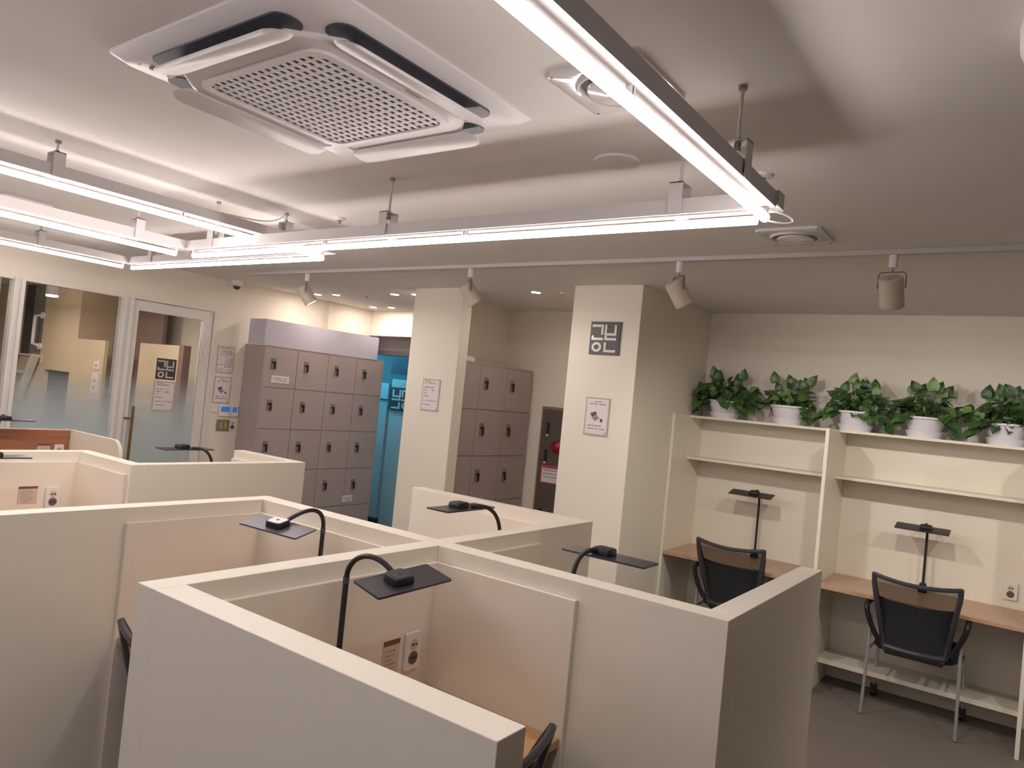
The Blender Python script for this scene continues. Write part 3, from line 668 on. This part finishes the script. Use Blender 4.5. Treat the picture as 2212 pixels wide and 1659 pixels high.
# ---------------------------------------------------------------- chairs
def chair(label, loc, rot):
    t = thing('mesh_chair', label, 'chair', loc, rot, 'black mesh back chairs')
    # back: grid, concave in plan, narrowing downwards
    nu, nv = 10, 12; vs = []; fs = []
    def bp(u, v):   # u -1..1, v 0 bottom..1 top
        z = .44 + .45 * v - (.022 * (1 - u * u) if v > .5 else 0) * v
        hw = .165 + .062 * min(1, v * 1.15)
        y = .045 - .06 * v - .075 * v ** 3 - .035 * (1 - u * u)
        return Vector((u * hw, y, z))
    g = [[bp(-1 + 2 * i / nu, j / nv) for i in range(nu + 1)] for j in range(nv + 1)]
    for row in g: vs += row
    for j in range(nv):
        for i in range(nu): a = j * (nu + 1) + i; fs.append((a, a + 1, a + nu + 2, a + nu + 1))
    cut = 8 * nu
    MB().add([tuple(v) for v in vs[8 * (nu + 1):]], fs[:(nv - 8) * nu]).build('back_mesh', 'mesh', t)
    lo = vs[:9 * (nu + 1)]; k_ = len(lo)
    MB().add([tuple(v) for v in lo], fs[:cut]).add([tuple(v + Vector((0, .012, 0))) for v in lo], fs[:cut]).build('lumbar_pad', 'lumbar', t)
    rim = [g[0][i] for i in range(nu + 1)] + [g[j][nu] for j in range(1, nv + 1)] + [g[nv][i] for i in range(nu - 1, -1, -1)] + [g[j][0] for j in range(nv - 1, 0, -1)]
    fr = MB()
    fr.tube([g[nv][i] + Vector((0, 0, -.006)) for i in range(nu + 1)], .013, 8, flat=.7)
    for s in (0, nu): fr.tube([g[j][s] for j in range(nv + 1)], [.017 - .006 * j / nv for j in range(nv + 1)], 8)
    fr.tube([g[0][i] for i in range(nu + 1)], .016, 8)
    fr.tube([g[8][i] + Vector((0, .012, 0)) for i in range(nu + 1)], .006, 6)
    for s_ in (0, nu):      # outer support rail bowing away behind the mesh
        fr.tube([g[j][s_] + Vector((0, -.042 * math.sin(PI * (nv - j) / (nv - 2)) if j >= 2 else 0, 0)) for j in range(2, nv + 1)], .011, 8, flat=1.4)
    # plastic cradle running under the seat
    fr.loft([[(x_, y_ + .0, z_) for x_, y_, z_ in ring] for ring in (
        [(-.17, .03, .46), (.17, .03, .46), (.17, .05, .47), (-.17, .05, .47)],
        [(-.165, .03, .42), (.165, .03, .42), (.165, .055, .44), (-.165, .055, .44)],
        [(-.155, .07, .385), (.155, .07, .385), (.155, .09, .41), (-.155, .09, .41)],
        [(-.15, .30, .38), (.15, .30, .38), (.15, .30, .405), (-.15, .30, .405)])])
    fr.build('back_frame', 'darkframe', t)
    rr = lambda k, z: [(p[0] * k, .27 + p[1] * k, z) for p in rrect(.45, .44, .07, 5)]
    MB().loft([rr(.93, .405), rr(1.0, .42), rr(1.0, .445), rr(.95, .462), rr(.8, .468)]).build('seat', 'navy', t)
    for s in (-1, 1):
        MB().tube([(s * .252, 0, .008), (s * .240, .03, .62)], .0095, 10).build('leg', 'silver', t)
        MB().tube([(s * .252, .43, .07), (s * .240, .40, .40)], .0095, 10).build('leg', 'silver', t)
        MB().tube([(s * .246, .015, .395), (s * .241, .40, .40)], .008, 8).build('side_rail', 'silver', t)
        cs = MB(); mt = Matrix.Translation((s * .252, .43, .026)) @ Matrix.Rotation(PI / 2, 4, 'Y')
        cs.lathe([(.0001, -.018), (.024, -.018), (.026, -.012), (.026, -.004), (.02, -.003), (.02, .003), (.026, .004), (.026, .012), (.024, .018), (.0001, .018)], 0, 0, 16, mt)
        cs.box(s * .252 - .02, s * .252 + .02, .415, .45, .03, .075); cs.build('caster', 'black', t)
        MB().tube(bez((s * .19, .02, .47), (s * .25, .0, .56), (s * .275, -.03, .68), (s * .268, .03, .680), 8) + bez((s * .268, .06, .682), (s * .268, .12, .682), (s * .268, .2, .680), (s * .262, .26, .674), 5), .016, 10, flat=1.1).build('armrest', 'black', t)
    MB().box(-.235, .235, .39, .41, .39, .405).build('cross_rail', 'silver', t)
    return t
ch = chair('black mesh chair at the right shelf desk, rear legs on the open floor', (-.537, 5.085, 0), 0)
dup(ch, (-1.66, 5.085, 0), 0, 'black mesh chair at the left shelf desk beyond the near partition')
dup(ch, (-1.06, 1.44, 0), PI / 2, 'black chair in the front booth, only its curved back edge showing')
dup(ch, (-2.125, 1.33, 0), 0, 'black chair in the left booth, only a sliver of its back showing')

# ---------------------------------------------------------------- linear lights
def frame_light(name, label, zt, xr, xl, yf, yn, rods, tubes, cable=None, glow='tube'):
    t = thing(name, label, 'light', (xr, yf, zt))
    O = Vector((xr, yf, zt)); hw = .026; z0, z1 = .026, .074
    def hb(a, b_, c_, d_):
        m_ = MB().box(a - O.x, b_ - O.x, c_ - O.y, d_ - O.y, z0 + .004, z1)
        along_x = (b_ - a) > (d_ - c_)
        if along_x: m_.box(a - O.x, b_ - O.x, c_ - O.y - .004, c_ - O.y, z0, z0 + .008).box(a - O.x, b_ - O.x, d_ - O.y, d_ - O.y + .004, z0, z0 + .008)
        else: m_.box(a - O.x - .004, a - O.x, c_ - O.y, d_ - O.y, z0, z0 + .008).box(b_ - O.x, b_ - O.x + .004, c_ - O.y, d_ - O.y, z0, z0 + .008)
        m_.build('housing', 'housing', t)
    hb(xl + hw, xr + hw + .01, yf - hw, yf + hw)
    hb(xr - hw, xr + hw, yn, yf - hw); hb(xl - hw, xl + hw, yn, yf + hw); hb(xl + hw, xr - hw, yn - hw, yn + hw)
    for (x0, y0, x1, y1) in tubes:
        along = abs(x1 - x0) > abs(y1 - y0); r_ = .0135
        P = (lambda a, e: ((x0, x1)[e] - O.x, y0 - O.y + r_ * math.sin(a), -r_ * math.cos(a))) if along else (lambda a, e: (x0 - O.x + r_ * math.sin(a), (y0, y1)[e] - O.y, -r_ * math.cos(a)))
        A0 = math.radians(128); arc = [-A0 + 2 * A0 * i / 14 for i in range(15)]
        tm = MB().loft([[P(a, e) for a in arc] for e in (0, 1)]).build('tube', glow, t)
        arc = [A0 - .02 + (2 * PI - 2 * A0 + .04) * i / 6 for i in range(7)]
        MB().loft([[P(a, e) for a in arc] for e in (0, 1)]).build('tube_back', 'white', tm)
        for k in (0.0, 1.0):
            px, py = x0 + (x1 - x0) * k - O.x, y0 + (y1 - y0) * k - O.y
            MB().box(px - .006, px + .006, py - .006, py + .006, .008, z0 + .006).build('clip', 'white', t)
    for (x, y) in rods:
        ax = abs(y - yf) < .02
        br = MB(); px, py = x - O.x, y - O.y; hx, hy = (.022, .033) if ax else (.033, .022)
        if ax:
            br.box(px - hx, px + hx, py - hy, py - hy + .003, z0 - .002, .125).box(px - hx, px + hx, py + hy - .003, py + hy, z0 - .002, .125)
        else:
            br.box(px - hx, px - hx + .003, py - hy, py + hy, z0 - .002, .125).box(px + hx - .003, px + hx, py - hy, py + hy, z0 - .002, .125)
        br.box(px - hx, px + hx, py - hy, py + hy, .122, .125); br.build('bracket', 'housing', t)
        MB().tube([(px, py, .108), (px, py, ZC - O.z)], .005, 8).build('rod', 'housing', t)
        MB().lathe([(.0001, 0), (.012, 0), (.011, -.012), (.0001, -.012)], px, py, 10, Matrix.Translation((0, 0, ZC - O.z))).build('ceiling_anchor', 'plate', t)
        MB().lathe([(.0001, .1), (.009, .1), (.009, .135), (.0001, .135)], px, py, 6).build('nut', 'plate', t)
    for pts in (cable or []):
        MB().tube([tuple(Vector(p) - O) for p in pts], .003, 8).build('cable', 'white', t)
    return t
def run(a, b_, n, fixed, axis):
    out = []; s = (b_ - a) / n
    for i in range(n):
        p, q = a + s * i + .004, a + s * (i + 1) - .004
        out.append((fixed, p, fixed, q) if axis == 'y' else (p, fixed, q, fixed))
    return out
tb = run(-3.64, -2.60, 1, 2.09, 'x') + run(-2.60, -1.80, 1, 2.09, 'x') + run(-1.80, -.70, 1, 2.09, 'x')
tb += run(1.22, 2.075, 1, -.675, 'y') + run(-.35, 1.22, 1, -.675, 'y') + run(-.35, 2.03, 2, -3.70, 'y') + run(-3.6, -.75, 3, -.4, 'x')
frame_light('linear_light', 'bright suspended light frame nearest the camera with its lit corner at the right', 2.305, -.675, -3.70, 2.09, -.4,
    [(-.675, 1.806), (-.675, .5), (-2.217, 2.09), (-.95, 2.09), (-3.457, 2.09), (-3.70, 1.816), (-3.70, .6), (-2.2, -.4)], tb,
    [bez((-.675, 2.08, 2.33), (-.60, 2.17, 2.33), (-.60, 2.17, 2.29), (-.675, 2.085, 2.30), 10)])
tb = run(-5.41, -4.39, 1, 2.65, 'x') + run(-4.39, -3.30, 1, 2.65, 'x') + run(1.80, 2.62, 1, -3.265, 'y') + run(-.35, 1.80, 2, -3.265, 'y') + run(-.35, 2.60, 3, -5.44, 'y') + run(-5.4, -3.3, 2, -.4, 'x')
frame_light('linear_light', 'bright suspended light frame on the left, hung higher behind the first', 2.40, -3.265, -5.44, 2.65, -.4,
    [(-3.265, 1.256), (-3.265, 2.362), (-3.265, .2), (-5.12, 2.65), (-3.65, 2.65), (-5.44, 2.05), (-5.44, .9), (-5.44, 0)], tb,
    [bez((-3.247, 2.34, 2.57), (-3.25, 2.30, 2.47), (-3.26, 2.10, 2.49), (-3.262, 1.95, 2.475), 10)])

# track with spotlights, all switched on
o = MB().box(-5.52, 2.4, 3.683, 3.717, 2.553, ZC).build('light_track', 'housing'); tag(o, 'long thin ceiling track running across the room in front of the pillars', 'track')
M['spotlens'] = emis('spot_lens', '#FFEBD8', 12)
def spot(label, x, tilt, yaw, watts=34):
    t = thing('track_spotlight', label, 'spotlight', (x, 3.70, 2.552), yaw, 'white drum spotlights on the ceiling track')
    MB().loft([[(p[0], p[1], z) for p in rrect(.034, .034, .008, 3)] for z in (.0, -.06)]).build('adapter', 'white', t, bevel=.002)
    MB().tube([(0, 0, -.06), (0, 0, -.078)], .006, 8).build('stem', 'chrome', t)
    MB().tube([(-.058, 0, -.155), (-.058, 0, -.095), (-.05, 0, -.08), (.05, 0, -.08), (.058, 0, -.095), (.058, 0, -.155)], .0025, 6, flat=2.5).build('yoke', 'plate', t)
    mt = Matrix.Translation((0, 0, -.155)) @ Matrix.Rotation(tilt, 4, 'X')
    MB().lathe([(.0001, .052), (.046, .052), (.052, .046), (.052, -.085), (.048, -.09), (.044, -.088), (.04, -.06), (.0001, -.055)], 0, 0, 28, mt).build('drum', 'spotcream', t)
    MB().lathe([(.0001, -.066), (.04, -.066), (.04, -.068), (.0001, -.068)], 0, 0, 20, mt).build('lens', 'spotlens', t)
    ld = bpy.data.lights.new('spot_beam', 'SPOT'); ld.energy = watts; ld.color = (1, .93, .84); ld.spot_size = math.radians(158); ld.spot_blend = 1.0; ld.shadow_soft_size = .035
    lo = bpy.data.objects.new('spot_beam', ld); C.objects.link(lo); lo.parent = t; lo.matrix_local = mt @ Matrix.Translation((0, 0, -.105))
    mb = MB()
    for k in range(6): mb.box(.012 * math.cos(k), .012 * math.cos(k) + .012, .028 * math.sin(k) , .028 * math.sin(k) + .005, .052, .0535, mt)
    mb.build('vent_slots', 'plate', t)
    return t
M['spotcream'] = mat('spot_cream', '#CFC6B4', .5)
spot('white spotlight leftmost on the track, above the lockers', -4.77, .62, math.radians(-42), 14)
spot('white spotlight second from the left, in front of the middle pillar', -3.10, .66, math.radians(-42), 14)
spot('white spotlight third from the left, right of the right pillar', -1.64, .62, math.radians(-38))
spot('white spotlight rightmost in view on the track, above the shelf desks', -.60, .50, math.radians(-4))
spot('white spotlight on the track just outside the right picture edge', .45, .50, math.radians(10))
spot('white spotlight at the far right end of the track, outside the picture', 1.5, .50, math.radians(20))

# ---------------------------------------------------------------- ceiling cassette air conditioner
def cassette(label, x, y):
    t = thing('air_conditioner', label, 'air conditioner', (x, y, ZC), group='ceiling cassette air conditioners')
    R = lambda s, r, z: [(p[0], p[1], z) for p in rrect(s, s, r, 4)]
    MB().loft([R(.86, .02, 0), R(.86, .02, -.008), R(.80, .03, -.030), R(.70, .12, -.034)]).build('panel', 'ac', t)
    # raised centre with cut corners
    def octo(s, c_, z): 
        h = s / 2; return [(h, -h + c_, z), (h, h - c_, z), (h - c_, h, z), (-h + c_, h, z), (-h, h - c_, z), (-h, -h + c_, z), (-h + c_, -h, z), (h - c_, -h, z)]
    MB().loft([octo(.66, .10, -.030), octo(.66, .10, -.046), octo(.63, .10, -.052)]).build('centre_panel', 'ac', t, bevel=.006)
    MB().loft([R(.50, .05, -.050), R(.50, .05, -.0542)]).build('grille_backing', 'acdark', t)
    g = MB(); n = 17; s = .49
    for i in range(n + 1):
        u = -s / 2 + s * i / n
        g.box(u - .0055, u + .0055, -s / 2, s / 2, -.058, -.0545); g.box(-s / 2, s / 2, u - .0055, u + .0055, -.0572, -.0547)
    g.build('grille', 'ac', t)
    fr = MB(); a_ = rrect(.53, .53, .06, 5); b_ = rrect(.485, .485, .045, 5); k = len(a_)
    fr.add([(p[0], p[1], -.052) for p in a_] + [(p[0], p[1], -.0605) for p in a_] + [(p[0], p[1], -.0615) for p in b_] + [(p[0], p[1], -.0545) for p in b_],
           [f_ for i in range(k) for j in [(i + 1) % k] for f_ in ((i, j, k + j, k + i), (k + i, k + j, 2 * k + j, 2 * k + i), (2 * k + i, 2 * k + j, 3 * k + j, 3 * k + i))])
    fr.build('grille_frame', 'ac', t)
    for q in range(4):
        mt = Matrix.Rotation(q * PI / 2, 4, 'Z')
        sl = MB(); sl.prism([(p[0], p[1] + .345) for p in rrect(.58, .085, .04, 6)], -.0365, -.030, 'z', mt); sl.build('air_slot', 'acdark', t)  # dark plate on the solid panel stands in for the slot's shade
        # blade hinged at the inner edge, outer edge hanging down
        ang = math.radians(FL[q])
        bm_ = mt @ Matrix.Translation((0, .318, -.055)) @ Matrix.Rotation(-ang, 4, 'X')
        bl_ = MB(); 
        rings = [[(p[0], p[1] + .036, z) for p in rrect(.54 * kk, .078 * kk, .036 * kk, 6)] for z, kk in ((-.004, .97), (0, 1.0), (.004, .97))]
        bl_.loft(rings, bm_); bl_.build('louvre_blade', 'ac', t)
        for xx in (-.2, .2): MB().box(xx - .006, xx + .006, .32, .335, -.051, -.03, mt).build('hinge_arm', 'acdark', t)
    MB().lathe([(.0001, -.034), (.011, -.034), (.0105, -.0365), (.0001, -.0365)], -.335, -.345, 20).build('receiver_dome', 'acdark', t)
    MB().box(-.345, -.29, -.30, -.288, -.037, -.033, Matrix.Rotation(0, 4, 'Z')).build('lamp_strip', 'paper', t)
    tx = MB()
    for i in range(5): tx.box(-.36 + i * .012, -.352 + i * .012, -.378, -.37, -.0315, -.0305)
    tx.build('printed_text', 'print', t)
    tx = MB()
    for i in range(7): tx.box(.285, .292, .02 + i * .009, .027 + i * .009, -.053, -.0520)
    tx.build('printed_text', 'print', t)
    return t
FL = [13, 13, 13, 13]
cassette('white ceiling cassette air conditioner with square grille beside the long light', -1.735, 1.357)
o = MB().loft([[(p[0], p[1], z) for p in rrect(.42 * k, .42 * k, .10 * k, 6)] for z, k in ((0, 1), (-.05, .99), (-.085, .93), (-.10, .8))]).build('ceiling_unit', 'ac', loc=(.150, 1.70, ZC)); o.rotation_euler = (0, 0, math.radians(20))
tag(o, 'white rounded ceiling unit cut off by the top right picture edge', 'ceiling unit')

# added cool fill light, unseen behind the camera, to neutralise the front partition
M['cool_fill'] = emis('cool_fill_glow', '#BCCBFF', 13)
tb = run(-3.2, .8, 4, -2.3, 'x') + run(-3.2, .8, 4, -3.9, 'x')
frame_light('linear_light', 'added cool fill light frame, unseen behind the camera', 2.305, .9, -3.3, -2.3, -3.9, [(.9, -3), (-3.3, -3), (-2, -2.3), (0, -2.3)], tb, glow='cool_fill')
